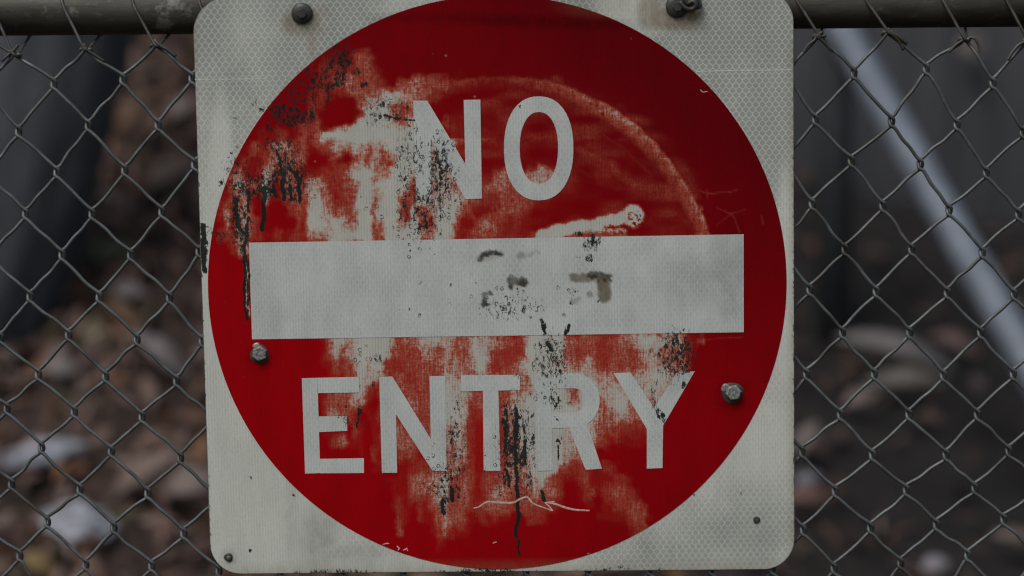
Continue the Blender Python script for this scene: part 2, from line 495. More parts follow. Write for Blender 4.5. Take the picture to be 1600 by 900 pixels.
SPECKS = [  # grime clusters
    (530, 95, 26, 34, 0.49, 0.6, 20), (500, 130, 34, 24, 0.49, 0.6, -35), (450, 180, 46, 20, 0.55, 0.6, 10), (465, 150, 24, 40, 0.43, 0.6, 0), (400, 290, 50, 26, 0.55, 0.6, 0), (450, 275, 34, 44, 0.55, 0.6, 0), (440, 230, 34, 20, 0.49, 0.6, 0), (375, 350, 22, 46, 0.51, 0.6, 0), (385, 430, 6, 70, 0.45, 0.6, 0), (365, 260, 20, 20, 0.43, 0.6, 0),
    (640, 250, 26, 70, 0.41, 0.6, 0), (660, 330, 40, 50, 0.45, 0.6, 0), (688, 270, 20, 60, 0.55, 0.6, 0), (600, 175, 46, 26, 0.43, 0.6, 0), (806, 690, 34, 90, 0.43, 0.6, 0), (712, 700, 18, 100, 0.42, 0.6, 0), (1055, 555, 34, 44, 0.53, 0.6, 0), (862, 560, 30, 46, 0.45, 0.6, 0), (925, 378, 20, 16, 0.51, 0.6, 0), (800, 480, 60, 24, 0.39, 0.6, 0), (700, 760, 26, 40, 0.45, 0.6, 0),
    (538, 95, 13, 22, .62, .5, 10), (545, 78, 16, 12, .42, .6, 0), (532, 122, 12, 16, .60, .5, 0), (517, 135, 12, 8, .60, .5, -30), (480, 112, 14, 10, .36, .6, 40), (556, 112, 8, 8, .52, .5, 0), (570, 132, 8, 6, .55, .5, 0),
    (490, 160, 10, 26, .42, .6, 0), (465, 150, 10, 20, .40, .6, 0), (432, 175, 16, 14, .62, .5, 0), (452, 188, 20, 12, .58, .5, 20), (405, 172, 12, 5, .48, .5, -10), (420, 200, 10, 8, .45, .5, 0), (488, 180, 6, 12, .60, .5, 0),
    (512, 155, 5, 12, .5, .5, 30), (440, 150, 8, 12, .35, .5, 0), (372, 185, 8, 3, .42, .5, 0), (397, 160, 6, 8, .36, .5, 0),
    (400, 295, 30, 14, .50, .5, 0), (440, 240, 14, 18, .44, .6, 0), (440, 275, 12, 20, .58, .5, 0), (460, 285, 16, 12, .50, .5, 20), (365, 310, 6, 16, .50, .5, 0), (395, 260, 26, 20, .36, .6, 0), (375, 290, 12, 12, .42, .6, 0),
    (340, 365, 18, 6, .52, .5, 10), (380, 385, 5, 26, .50, .5, 0), (345, 375, 5, 8, .5, .5, 0), (345, 287, 4, 6, .6, .5, 0), (371, 229, 4, 4, .5, .5, 0),
    (608, 180, 28, 8, .44, .6, 8), (600, 160, 22, 10, .34, .6, 0), (625, 235, 12, 12, .38, .6, 0), (640, 225, 9, 12, .42, .6, 0),
    (686, 290, 8, 34, .55, .5, 0), (697, 275, 6, 14, .55, .5, 0), (690, 240, 10, 14, .34, .5, 0), (700, 300, 8, 22, .42, .5, 0), (665, 350, 6, 14, .60, .5, 0), (625, 335, 4, 12, .55, .5, 0), (656, 358, 4, 6, .6, .5, 0),
    (905, 365, 12, 4, .60, .4, 0), (925, 372, 9, 10, .60, .5, 0), (920, 385, 8, 10, .45, .5, 0), (921, 403, 7, 8, .66, .4, 0), (905, 402, 6, 3, .46, .5, 0), (896, 455, 10, 10, .42, .6, 0), (893, 470, 4, 8, .46, .5, 0),
    (935, 470, 6, 3, .44, .5, 0), (800, 470, 10, 8, .36, .6, 0), (795, 490, 8, 5, .5, .4, 0), (847, 475, 3, 6, .55, .5, 0), (815, 455, 14, 6, .34, .6, 0), (820, 495, 20, 4, .30, .5, 0),
    (850, 510, 4, 14, .60, .4, -15), (886, 514, 5, 10, .58, .4, 20), (857, 545, 5, 22, .50, .4, -10), (862, 560, 6, 8, .60, .4, 0), (850, 578, 4, 12, .5, .5, 0), (878, 575, 4, 14, .42, .5, 0),
    (1070, 548, 10, 22, .62, .5, 15), (1045, 545, 12, 18, .50, .6, 10), (1040, 580, 12, 14, .42, .6, 0), (1070, 575, 8, 12, .56, .5, 0), (1032, 648, 6, 16, .60, .4, -30), (1022, 630, 6, 20, .40, .5, -10), (1068, 602, 4, 8, .55, .5, 20), (1022, 605, 10, 14, .40, .6, 0),
    (790, 665, 7, 44, .60, .5, 0), (806, 670, 7, 50, .62, .5, 0), (820, 700, 6, 50, .52, .5, 0), (796, 705, 12, 28, .62, .5, 0), (816, 720, 6, 22, .62, .5, 0), (833, 690, 5, 50, .44, .5, 0), (790, 745, 6, 20, .52, .5, 0), (826, 755, 8, 22, .50, .5, 0), (793, 640, 3, 30, .5, .5, 0),
    (713, 665, 6, 8, .52, .5, 0), (712, 690, 4, 26, .50, .5, 0), (706, 740, 4, 22, .55, .5, 0), (722, 730, 5, 8, .55, .4, 0), (726, 700, 4, 14, .45, .5, 0), (680, 760, 8, 16, .36, .6, 0), (692, 745, 5, 22, .46, .5, 0),
    (862, 625, 8, 14, .46, .6, 0), (870, 690, 3, 16, .50, .5, 15), (873, 655, 4, 3, .6, .4, 0), (590, 560, 8, 8, .50, .5, 0), (583, 600, 4, 6, .6, .4, 0), (562, 640, 5, 10, .62, .4, 0), (541, 658, 5, 8, .56, .4, 0), (530, 650, 5, 5, .4, .5, 0), (570, 560, 8, 4, .3, .5, 0),
    (318, 385, 8, 40, .60, .4, 0), (326, 360, 8, 10, .40, .5, 0), (640, 600, 3, 3, 0, .5, 0), (885, 480, 3, 3, .5, .4, 0),
    (822, 220, 7, 4, .55, .4, 0), (599, 752, 6, 3, .4, .4, 0), (392, 746, 2.2, 2.2, .9, .3, 0), (391, 860, 2.4, 3, .95, .3, 0), (459, 774, 2.2, 2.5, .8, .3, 0), (1158, 771, 2.2, 2.2, .8, .3, 0), (1084, 773, 3, 2, .6, .3, 0), (812, 166, 2.2, 2.2, .8, .3, 0),
]
DRIPS = [  # polylines with width
    ([(412, 295), (413, 330), (410, 360)], 6), ([(370, 312), (368, 330), (374, 356), (378, 362)], 6), ([(388, 340), (385, 370), (381, 410)], 3.5), ([(385, 400), (381, 460), (382, 475), (386, 500)], 3), ([(389, 410), (388, 470), (386, 498)], 2.6),
    ([(442, 265), (443, 312)], 5.5), ([(468, 278), (468, 315)], 5), ([(454, 290), (454, 312)], 4), ([(432, 235), (440, 262)], 3), ([(452, 262), (468, 285)], 4), ([(405, 298), (414, 292), (426, 300)], 4), ([(388, 300), (388, 330)], 4), ([(428, 290), (430, 308)], 4),
    ([(318, 352), (317, 400), (321, 424)], 7), ([(808, 760), (810, 800), (806, 838)], 5.5), ([(810, 845), (811, 868)], 3.6), ([(692, 782), (693, 802)], 6), ([(706, 762), (706, 782)], 5), ([(847, 768), (849, 782)], 5.5), ([(850, 600), (850, 612)], 1),
    ([(792, 735), (796, 760)], 4), ([(808, 640), (805, 700), (808, 760)], 4), ([(791, 640), (790, 700)], 3.4), ([(820, 690), (820, 725)], 3.5), ([(878, 680), (873, 700), (871, 720)], 2), ([(562, 640), (559, 655), (558, 668)], 2.6),
    ([(846, 500), (849, 515), (853, 522)], 2.6), ([(890, 508), (888, 516), (882, 522)], 4), ([(855, 535), (862, 547)], 4), ([(872, 620), (872, 628), (869, 636)], 3),
    ([(600, 180), (620, 186), (648, 187)], 2.4),
]
BAR_DIRT = [([(749, 405), (758, 397), (770, 394), (782, 397)], 6, .80), ([(798, 446), (799, 436), (818, 440)], 8, .95), ([(806, 440), (818, 443)], 7, .9), ([(757, 462), (757, 474)], 6, .80), ([(752, 476), (763, 476)], 4, .7), ([(758, 457), (768, 458)], 4, .70),
            ([(896, 434), (925, 434)], 8, .42), ([(922, 430), (950, 433)], 9, .85), ([(943, 440), (945, 463)], 15, .33), ([(922, 460), (923, 462)], 6, .45), ([(812, 400), (830, 398)], 6, .22), ([(836, 392), (842, 396)], 3, .2), ([(895, 470), (905, 468)], 5, .3)]
BAR_STAIN = [([(943, 440), (945, 463)], 20, .75), ([(896, 434), (945, 433)], 13, .6), ([(749, 405), (782, 396)], 11, .35), ([(798, 440), (818, 441)], 12, .4), ([(812, 400), (815, 398)], 8, .4), ([(735, 426), (736, 428)], 4, .3)]
RINGS = [(640, 290, 22, 70, .75, .4, 0), (690, 275, 24, 60, .85, .4, 0), (500, 300, 36, 26, .35, .5, 0), (470, 295, 20, 30, .55, .5, 0), (575, 330, 40, 30, .10, .5, 0), (700, 320, 22, 26, .8, .4, 0),
         (570, 550, 30, 20, .40, .4, 0), (860, 600, 30, 40, .55, .5, 0), (820, 590, 30, 14, .4, .5, 0), (660, 350, 44, 26, .6, .4, 0), (700, 750, 30, 50, .5, .5, 0), (800, 720, 40, 70, .4, .5, 0), (680, 770, 12, 14, .6, .4, 0),
         (985, 345, 18, 16, .5, .3, 0), (865, 545, 30, 20, .5, .4, 0), (520, 150, 60, 26, .28, .5, 0), (410, 260, 56, 50, .45, .5, 0), (1050, 560, 34, 36, .6, .4, 0), (560, 655, 30, 26, .35, .4, 0), (600, 170, 44, 22, .3, .5, 0), (780, 470, 160, 40, .10, .5, 0), (640, 390, 40, 14, .35, .4, 0)]
def maps(x, y):
    """all weathering and painted light-falloff values at face positions x, y (photo pixels)"""
    out = {}
    wob = np.zeros_like(x)
    fx = x + 4.0 * np.sin(y / 17.0) + 2.5 * np.sin(x / 7.0 + y / 11.0); fy = y + 5 * np.sin(x / 13.0 + 1.3)
    out['fade'] = fade_map(x, y)
    g = np.zeros_like(x)
    for b in SPECKS: g = np.maximum(g, blob(x, y, b[0], b[1], b[2] * 1.0, b[3] * 1.0, b[4], b[5], b[6]))
    for p, wd in DRIPS: g = np.maximum(g, stroke(x + .9 * np.sin(y / 5.0), y, p, wd, 1.25, 3.0))
    # mouldy lower and side edge of the sheeting
    bot = 897 - (x - 370) * .0110
    e1 = np.clip((y - (bot - 9 - 4 * np.sin(x / 37.0))) / 10, 0, 1) * np.clip((1130 - x) / 200, .35, 1)
    le = 303 + (y - 100) * .0345
    e2 = np.clip((le + 6 - x) / 7, 0, 1) * np.where(y > 230, .46, .2)
    e3 = np.clip((x - 1235) / 5, 0, 1) * .38
    g = np.maximum(g, np.maximum(e1 * .5, np.maximum(e2, e3)))
    out['grime'] = g
    r = np.zeros_like(x)
    for b in RINGS: r = np.maximum(r, blob(x, y, b[0], b[1], b[2], b[3], b[4], b[5], b[6]))
    out['rings'] = r
    st = np.zeros_like(x)
    for b in [(1045, 30, 48, 16, .70, .5, 10), (1015, 18, 20, 26, .60, .5, 0), (1082, 26, 14, 9, .95, .5, -20), (1060, 40, 22, 8, .55, .6, 0), (455, 38, 14, 16, .55, .6, 0), (490, 34, 10, 18, .6, .5, 0), (480, 46, 24, 12, .45, .6, 0), (487, 66, 8, 26, .35, .6, 0), (505, 18, 12, 12, .25, .5, 0), (940, 5, 60, 20, .18, .6, 0)]:
        st = np.maximum(st, blob(x, y, *b))
    for p, wd, s_ in BAR_STAIN: st = np.maximum(st, stroke(x, y, p, wd, s_, 5))
    st = np.maximum(st, np.clip((y - (bot - 22)) / 22, 0, 1) * .35)
    st = np.maximum(st, np.clip((x - 1228) / 12, 0, 1) * .35 * (y > 60))
    st = np.maximum(st, np.clip((314 - x) / 10, 0, 1) * .30)
    out['stain'] = st
    d = np.zeros_like(x)
    for b in [(850, 34, 190, 10, .38, .7, 2), (640, 28, 60, 8, .22, .6, 0), (650, 100, 40, 20, .10, .6, 0), (500, 840, 26, 50, .30, .7, 0), (455, 800, 10, 60, .16, .6, 0), (430, 560, 30, 30, 0, .6, 0), (395, 430, 14, 40, .10, .6, 0), (430, 520, 14, 40, .12, .6, 0), (1135, 440, 26, 80, .22, .6, 0), (1155, 400, 9, 60, .20, .6, 0), (1075, 440, 60, 40, .14, .7, 0),
              (1182, 812, 26, 14, .12, .7, 0), (1160, 830, 60, 24, .12, .7, 0), (1010, 850, 16, 26, .16, .7, 0), (406, 560, 20, 20, .32, .5, 0), (1143, 618, 24, 26, .36, .5, 0), (357, 871, 12, 12, .35, .5, 0), (1075, 645, 0.1, .1, 0, .5, 0), (555, 865, 60, 14, .2, .6, 0), (470, 25, 24, 22, .25, .5, 0), (1062, 10, 32, 26, .30, .5, 0),
              (1055, 600, 12, 22, .15, .5, 30)]:
        d = np.maximum(d, blob(x, y, *b))
    for p, wd, s_ in BAR_DIRT: d = np.maximum(d, stroke(x + 6 * vnoise(x, y, 5, 21), y + 6 * vnoise(x, y, 5, 22), p, wd * 1.4, min(1, s_ * 1.35), 2.5) * (1 + .35 * vnoise(x, y, 4, 23)))
    out['dirt'] = d
    # chalked and scuffed middle, cleaner prismatic corners; light falloff to the top painted in
    c = np.clip((y - 60) / 420, 0, 1) * .55 + .12
    c = np.where(x < 500, c + .18 * np.clip(y / 300, 0, 1), c)
    for b in [(395, 70, 60, 110, .38, .8, 0), (480, 200, 60, 60, .4, .6, 0), (640, 10, 60, 30, .5, .6, 0), (985, 15, 60, 40, .8, .5, 20), (430, 780, 140, 150, 1.0, .4, 0), (350, 500, 60, 250, .95, .4, 0), (345, 300, 26, 160, .8, .5, 0), (1180, 690, 90, 90, .8, .5, 0), (1225, 450, 20, 200, .85, .5, 0), (700, 880, 300, 16, .95, .5, 0), (1090, 760, 50, 40, .75, .6, 0),
              (560, 450, 190, 120, .98, .4, 0), (700, 500, 160, 30, .9, .5, 0), (1080, 470, 60, 30, .55, .6, 0)]:
        c = np.maximum(c, blob(x, y, *b))
    for b in [(1160, 830, 120, 60, .50, .9, -15), (985, 868, 70, 30, .45, .9, 0), (1185, 250, 40, 90, .35, .5, 0)]:
        c = c * (1 - blob(x, y, *b))
    out['chalk_falloff'] = c
    t = np.clip(.92 - (y + (x - 800) * -.10) / 620, 0, 1)  # falloff of light towards the top, right and bottom, painted into the red ink
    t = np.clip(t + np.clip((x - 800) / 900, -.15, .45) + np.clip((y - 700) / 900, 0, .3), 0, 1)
    out['light_falloff'] = np.clip(t, 0, 1)
    return out

# ---------------------------------------------------------------- the sign
SIGN_BASE = at(785, 893, -0.004)
def warp(px, py):
    px = np.asarray(px, float); py = np.asarray(py, float)
    return -.0012 * np.sin((px - 300) / 940 * math.pi) * np.sin(py / 890 * math.pi * .9) + .0006 * np.sin(px / 160 + py / 210)
def face_pt(px, py, Y):
    X, Z = at_np(px, py, Y)
    return np.stack([X - SIGN_BASE.x, Y + warp(px, py) - SIGN_BASE.y, Z - SIGN_BASE.z], axis=-1)
def clip_poly(poly, axis, val, keep_less):
    out = []; n = len(poly)
    for i in range(n):
        a, b = poly[i], poly[(i + 1) % n]
        ia = (a[axis] <= val) if keep_less else (a[axis] >= val)
        ib = (b[axis] <= val) if keep_less else (b[axis] >= val)
        if ia: out.append(a)
        if ia != ib:
            t = (val - a[axis]) / (b[axis] - a[axis])
            out.append((a[0] + (b[0] - a[0]) * t, a[1] + (b[1] - a[1]) * t))
    return out
G = 2.5
def gridded(convex_polys, skip=None):
    """cut convex outlines into small cells so the weathering values can live on the vertices"""
    idx = {}; V = []; Fc = []
    def vid(p):
        k = (round(p[0] * 200), round(p[1] * 200))
        if k not in idx:
            idx[k] = len(V); V.append(p)
        return idx[k]
    for poly in convex_polys:
        y0 = min(p[1] for p in poly); y1 = max(p[1] for p in poly)
        for j in range(math.floor(y0 / G), math.ceil(y1 / G)):
            strip = clip_poly(clip_poly(poly, 1, j * G, False), 1, (j + 1) * G, True)
            if len(strip) < 3: continue
            x0 = min(p[0] for p in strip); x1 = max(p[0] for p in strip)
            # interval where the strip is full height
            for i in range(math.floor(x0 / G), math.ceil(x1 / G)):
                if skip is not None and skip(i * G, j * G): continue
                near_edge = True
                c = clip_poly(clip_poly(strip, 0, i * G, False), 0, (i + 1) * G, True)
                if len(c) < 3: continue
                ids = []
                for p in c:
                    v = vid(p)
                    if not ids or ids[-1] != v: ids.append(v)
                if ids and ids[0] == ids[-1]: ids.pop()
                if len(set(ids)) >= 3 and len(set(ids)) == len(ids): Fc.append(ids)
    return V, Fc
def face_part(name, polys, Y, mat, parent, skip=None):
    V, Fc = gridded(polys, skip)
    P = np.array(V)
    W = face_pt(P[:, 0], P[:, 1], Y)
    me = bpy.data.meshes.new(name)
    # image y runs down: flip so normals face the camera
    me.from_pydata([tuple(v) for v in W], [], Fc)
    me.update()
    if me.polygons[len(me.polygons) // 2].normal.y > 0: me.flip_normals()
    mp = maps(P[:, 0], P[:, 1])
    for k, v in mp.items():
        a = me.attributes.new(k, 'FLOAT', 'POINT'); a.data.foreach_set('value', v.astype(np.float32))
    return link(name, me, mat, parent)

sign = empty('no_entry_sign', SIGN_BASE, 'large weathered white and red NO ENTRY sign bolted to the chain-link fence', 'sign')
def outline(grow=0.0):
    TL, TR, BR, BL = (300.5, -4), (1240, -17), (1241.5, 889), (330, 897)
    pts = []
    def corner(c, prev, nxt, r):
        c = Vector(c); a = (Vector(prev) - c).normalized(); b = (Vector(nxt) - c).normalized()
        p0 = c + a * r; p1 = c + b * r; cen = c + (a + b) * r
        for i in range(13):
            t = i / 12 * math.pi / 2
            p = cen - b * r * math.cos(t) - a * r * math.sin(t)
            pts.append(p)
    corner(TL, BL, TR, 56); corner(TR, TL, BR, 52); corner(BR, TR, BL, 48); corner(BL, BR, TL, 46)
    cx, cy = 775, 443
    return [((p.x - cx) * (1 + grow) + cx, (p.y - cy) * (1 + grow) + cy) for p in pts]
OUT = outline()
# the bottom edge is slightly ragged
def plate():
    V = []; Fc = []
    ys = [(-0.0040, -.0012), (-0.0046, 0.0), (-0.0056, 0.0), (-0.00615, -.0008)]
    n = len(OUT)
    for Y, gr in ys:
        for (x, y) in outline(gr):
            jit = .5 * math.sin(x * .35 + y * .21) if y > 200 else 0
            X, Z = at_np(x + (jit if x < 500 else 0), y + (jit if y > 850 else 0), Y)
            V.append((float(X) - SIGN_BASE.x, Y + float(warp(x, y)) - SIGN_BASE.y, float(Z) - SIGN_BASE.z))
    for k in range(len(ys) - 1):
        for i in range(n):
            j = (i + 1) % n
            Fc.append((k * n + i, k * n + j, (k + 1) * n + j, (k + 1) * n + i))
    Fc.append(tuple(range(n)))
    me = mesh('plate', V, Fc, False)
    import bmesh
    bm = bmesh.new(); bm.from_mesh(me); bmesh.ops.recalc_face_normals(bm, faces=bm.faces); bm.to_mesh(me); bm.free()
    return link('aluminium_plate', me, M_EDGE, sign)
plate()
CX, CY, RX, RY = 777, 441, 452, 448.5
def in_disc(x, y):
    for a in (0, G):
        for b in (0, G):
            if ((x + a - CX) / (RX - 3)) ** 2 + ((y + b - CY) / (RY - 3)) ** 2 > 1: return False
    return True
face_part('reflective_sheeting', [outline(-.0012)], -0.0063, M_SHEET, sign, in_disc)
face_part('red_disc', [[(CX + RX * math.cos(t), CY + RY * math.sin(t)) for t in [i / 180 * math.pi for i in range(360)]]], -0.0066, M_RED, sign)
face_part('white_bar', [[(389, 379), (1162, 366), (1162, 519), (394, 530)]], -0.0069, M_LETTER, sign)
YL = -0.0069
face_part('letter', [[(645.5, 157.5), (667.5, 157), (673.5, 217), (651, 312)], [(651, 312), (673.5, 217), (673.5, 311.5)],
                     [(667.5, 157), (727, 256), (727.5, 311), (673.5, 217)],
                     [(724.5, 156), (750.5, 155.5), (753, 310), (727, 256)], [(727, 256), (753, 310), (727.5, 311)]], YL, M_LETTER, sign)['label'] = 'white capital N of the word NO'
def ring_o():
    polys = []
    def pt(t, cx, cy, rx, ry, e):
        c, s = math.cos(t), math.sin(t)
        return (cx + rx * math.copysign(abs(c) ** (2 / e), c), cy + ry * math.copysign(abs(s) ** (2 / e), s))
    N = 56
    for i in range(N):
        t0, t1 = 2 * math.pi * i / N, 2 * math.pi * (i + 1) / N
        o0, o1 = pt(t0, 841.7, 231.7, 54.2, 81.2, 2.25), pt(t1, 841.7, 231.7, 54.2, 81.2, 2.25)
        i0, i1 = pt(t0, 842, 231, 30, 56, 2.2), pt(t1, 842, 231, 30, 56, 2.2)
        polys.append([o0, o1, i1, i0])
    return polys
face_part('letter', ring_o(), YL, M_LETTER, sign)['label'] = 'white capital O of the word NO'
face_part('letter', [[(471.7, 590.7), (496, 590), (500.5, 739), (476.7, 740)], [(496, 590), (560.7, 588.7), (561, 613), (496, 614)],
                     [(498, 650.5), (542, 650), (542.7, 673), (498.7, 675)], [(500, 716.7), (568.5, 715.7), (568.7, 739), (500.5, 739.5)]], YL, M_LETTER, sign)['label'] = 'white capital E at the start of ENTRY'
face_part('letter', [[(592.5, 588.7), (613, 588), (618.7, 647), (596.7, 738.7)], [(596.7, 738.7), (618.7, 647), (620.5, 738.7)],
                     [(613, 588), (673, 685.5), (676, 736), (618.7, 647)], [(671, 587.5), (695.5, 587), (698, 735.7), (673, 685.5)], [(673, 685.5), (698, 735.7), (676, 736)]], YL, M_LETTER, sign)['label'] = 'white capital N of the word ENTRY'
face_part('letter', [[(720, 586), (813, 585.5), (812.5, 609.5), (719.5, 611)], [(754.5, 610.2), (778.7, 609.8), (782, 735.5), (755.7, 736)]], YL, M_LETTER, sign)['label'] = 'white capital T of the word ENTRY'
def letter_r():
    polys = [[(836, 584.5), (860.5, 584), (864, 735), (840, 736)], [(860.5, 584), (897.5, 582.9), (897.5, 606.6), (861, 607.2)], [(862, 645), (897.5, 644.3), (897.5, 668.1), (862.5, 669)],
             [(889, 668.7), (898, 668.3), (905, 667.5), (912, 665.3), (917.5, 662.4), (940.5, 732), (915, 734)]]
    N = 18
    for i in range(N):
        t0 = -math.pi / 2 + math.pi * i / N; t1 = -math.pi / 2 + math.pi * (i + 1) / N
        f = lambda t, rx, ry: (897.6 + rx * math.cos(t), 625.5 + ry * math.sin(t))
        polys.append([f(t0, 39.5, 42.6), f(t1, 39.5, 42.6), f(t1, 15.6, 18.8), f(t0, 15.6, 18.8)])
    return polys
face_part('letter', letter_r(), YL, M_LETTER, sign)['label'] = 'white capital R of the word ENTRY'
face_part('letter', [[(958.7, 583), (985, 581.7), (1022, 637.5), (1010.5, 670)], [(1057.5, 581), (1085.5, 580), (1036, 665), (1022, 637.5)],
                     [(1022, 637.5), (1036, 665), (1010.5, 670)], [(1010.5, 670), (1036, 665), (1035, 731), (1010.5, 732)]], YL, M_LETTER, sign)['label'] = 'white capital Y at the end of ENTRY'
# thin strips: seams of the sheeting and scratches through the ink
def strip(name, pts, wd, Y, mat, label=None):
    P = [Vector((p[0], p[1])) for p in pts]
    V = []; Fc = []
    ww = []
    for i, p in enumerate(P):
        t = (P[min(i + 1, len(P) - 1)] - P[max(i - 1, 0)]).normalized()
        nrm = Vector((-t.y, t.x))
        k = i / (len(P) - 1)
        wl = wd * (.35 + .65 * math.sin(math.pi * min(max(k, .06), .94)) ** .5) if wd > 1.3 else wd
        for s_ in (-1, 0, 1):
            q = p + nrm * s_ * wl / 2
            v = face_pt(q.x, q.y, Y - (.0002 if s_ == 0 and name == 'scratch' else 0)); V.append(tuple(v))
    for i in range(len(P) - 1):
        for k in range(2):
            a = i * 3 + k
            Fc.append((a, a + 1, a + 4, a + 3))
    o = link(name, mesh(name, V, Fc), mat, sign)
    if label: o['label'] = label
    return o
strip('sheeting_seam', [(304, 124), (360, 123.6), (418, 123)], 1.3, -.0065, M_SEAM)
strip('sheeting_seam', [(1088, 111.5), (1160, 110), (1238, 109)], 1.3, -.0065, M_SEAM)
strip('sheeting_seam', [(1057, 800), (1057.5, 840), (1058, 884)], 1.0, -.0065, M_SEAM)
strip('scratch', catmull([(740, 794, 0), (748, 792, 0), (762, 784, 0), (775, 785, 0), (800, 785.5, 0), (812, 780, 0), (824, 777, 0), (834, 787, 0), (864, 798, 0)], 5), 3.0, -.0068, M_SCRATCH)
strip('scratch', catmull([(852, 785, 0), (866, 787, 0), (884, 793, 0), (900, 796.5, 0), (921, 797.5, 0)], 5), 3.2, -.0068, M_SCRATCH)
strip('scratch', [(867, 783.5), (859, 784.5), (852, 785.5)], 2.2, -.00685, M_SCRATCH)
strip('scratch', [(851, 785), (858, 791), (864, 798)], 2.2, -.00685, M_SCRATCH)
strip('scratch', [(770, 849), (773, 847.5), (776, 847)], 2.2, -.0068, M_SCRATCH)
strip('scratch', [(598, 851), (604, 849), (608, 849.5)], 1.8, -.0068, M_SCRATCH)
strip('scratch', [(620, 853), (624, 857), (622, 860)], 2.6, -.0068, M_SCRATCH)
strip('scratch', [(630, 860), (636, 857), (637, 861)], 2.4, -.0068, M_SCRATCH)
strip('scratch', [(1094, 140), (1098, 144), (1106, 143)], 1.6, -.0068, M_SCRATCH)

# bolts
import bmesh
def hexbolt(px, py, rhex, hh, mat, flange=None, rot=0.0, Ybase=-.0066, round_top=True, name='bolt', tilt=0.0):
    """hexagon head with chamfered crown, optional flanged dome washer; returns head"""
    c = at(px, py, Ybase); c.y += float(warp(px, py))
    def ring(r, y, n, a0=0, hexa=False):
        return [Vector((c.x + r * math.cos(a0 + 2 * math.pi * i / n), y, c.z + r * math.sin(a0 + 2 * math.pi * i / n))) for i in range(n)]
    def lathe(prof, n, a0, mat, nm, par, smooth):
        V = []; Fc = []
        for r, y in prof: V += ring(r, c.y - y, n, a0)
        for k in range(len(prof) - 1):
            for i in range(n):
                j = (i + 1) % n
                Fc.append((k * n + i, k * n + j, (k + 1) * n + j, (k + 1) * n + i))
        Fc.append(tuple((len(prof) - 1) * n + i for i in range(n)))
        V = [v - SIGN_BASE for v in V]
        me = mesh(nm, V, Fc, smooth)
        bm = bmesh.new(); bm.from_mesh(me); bmesh.ops.recalc_face_normals(bm, faces=bm.faces)
        for e in bm.edges:
            pass
        bm.to_mesh(me); bm.free()
        return link(nm, me, mat, par)
    base = 0.0
    if flange:
        rf, hf = flange
        fl = [(rf, 0.0), (rf * 1.0, hf * .35), (rf * .93, hf * .6), (rf * .72, hf * .9), (rf * .5, hf)]
        head_parent = lathe(fl, 28, 0, mat, 'washer', sign, True)
        base = hf * .8
        h = lathe([(rhex * 1.02, base), (rhex, base + hh * .8), (rhex * .86, base + hh)], 6, rot, mat, name, sign, False)
        head_parent.name = 'washer'
    else:
        h = lathe([(rhex, base), (rhex, base + hh * .75), (rhex * .93, base + hh * .93), (rhex * .80, base + hh)], 6, rot, mat, name, sign, False)
    return h
hexbolt(472, 21, 8.2 * PX, .0035, M_DARKBOLT, (16.3 * PX, .0042), .25)
hexbolt(1058, 10, 8.4 * PX, .0035, M_DARKBOLT, (17.5 * PX, .0042), .1)
hexbolt(406, 551.5, 12.4 * PX, .0052, M_ZINC, None, .42)
hexbolt(1145.5, 612.5, 12.8 * PX, .0056, M_ZINC, None, .15)
# raised hole burrs peeping out above-left of the two zinc bolts
def pad(px, py, r, h, mat, name='washer', n=14):
    c = at(px, py, -.0067); c.y += float(warp(px, py))
    V = []; Fc = []
    for rr, y in ((r, 0), (r * .95, h * .7), (r * .6, h)):
        for i in range(n):
            a = 2 * math.pi * i / n; k = 1 + .07 * math.sin(3 * a + px)
            V.append(Vector((c.x + rr * k * math.cos(a), c.y - y, c.z + rr * k * math.sin(a))) - SIGN_BASE)
    for k in range(2):
        for i in range(n):
            j = (i + 1) % n
            Fc.append((k * n + i, (k + 1) * n + i, (k + 1) * n + j, k * n + j))
    Fc.append(tuple(2 * n + i for i in range(n))[::-1])
    me = mesh(name, V, Fc)
    bm = bmesh.new(); bm.from_mesh(me); bmesh.ops.recalc_face_normals(bm, faces=bm.faces); bm.to_mesh(me); bm.free()
    return link(name, me, mat, sign)
pad(1134, 606.5, 7.5 * PX, .0014, M_ZINC); pad(401, 541, 6.2 * PX, .0012, M_ZINC)
M_RUB = simple('dark_rubber_washer', (.02, .022, .02), (.05, .05, .042), 240, .75)
pad(1144, 613.5, 17.0 * PX, .0010, M_RUB, 'sealing_washer', 20); pad(406, 553.5, 14.8 * PX, .0010, M_RUB, 'sealing_washer', 20)
pad(357, 871, 7.0 * PX, .0008, M_RUB, 'rivet', 16); pad(357.5, 871.5, 3.6 * PX, .0013, M_ALU, 'rivet_pin', 12)
pad(1182, 812, 5.6 * PX, .0009, M_RUB, 'rivet', 16)
# crumpled wire tail beside the right-hand top bolt
V = []; Fc = []
p = catmull([at(1062, 3, -.012), at(1072, 13, -.013), at(1082, 14, -.0125), at(1088, 8, -.014), at(1083, 2, -.0135), at(1074, 5, -.012), at(1070, -4, -.012), at(1078, -12, -.010)], 6)
tube([q - SIGN_BASE for q in p], .0024, 8, V, Fc)
p = catmull([at(1070, -2, -.010), at(1080, 6, -.011), at(1087, 12, -.011), at(1094, 9, -.012), at(1091, -3, -.012), at(1084, -12, -.011)], 6)
tube([q - SIGN_BASE for q in p], .0020, 8, V, Fc)
link('twisted_tie', mesh('twisted_tie', V, Fc), M_DARKBOLT, sign)

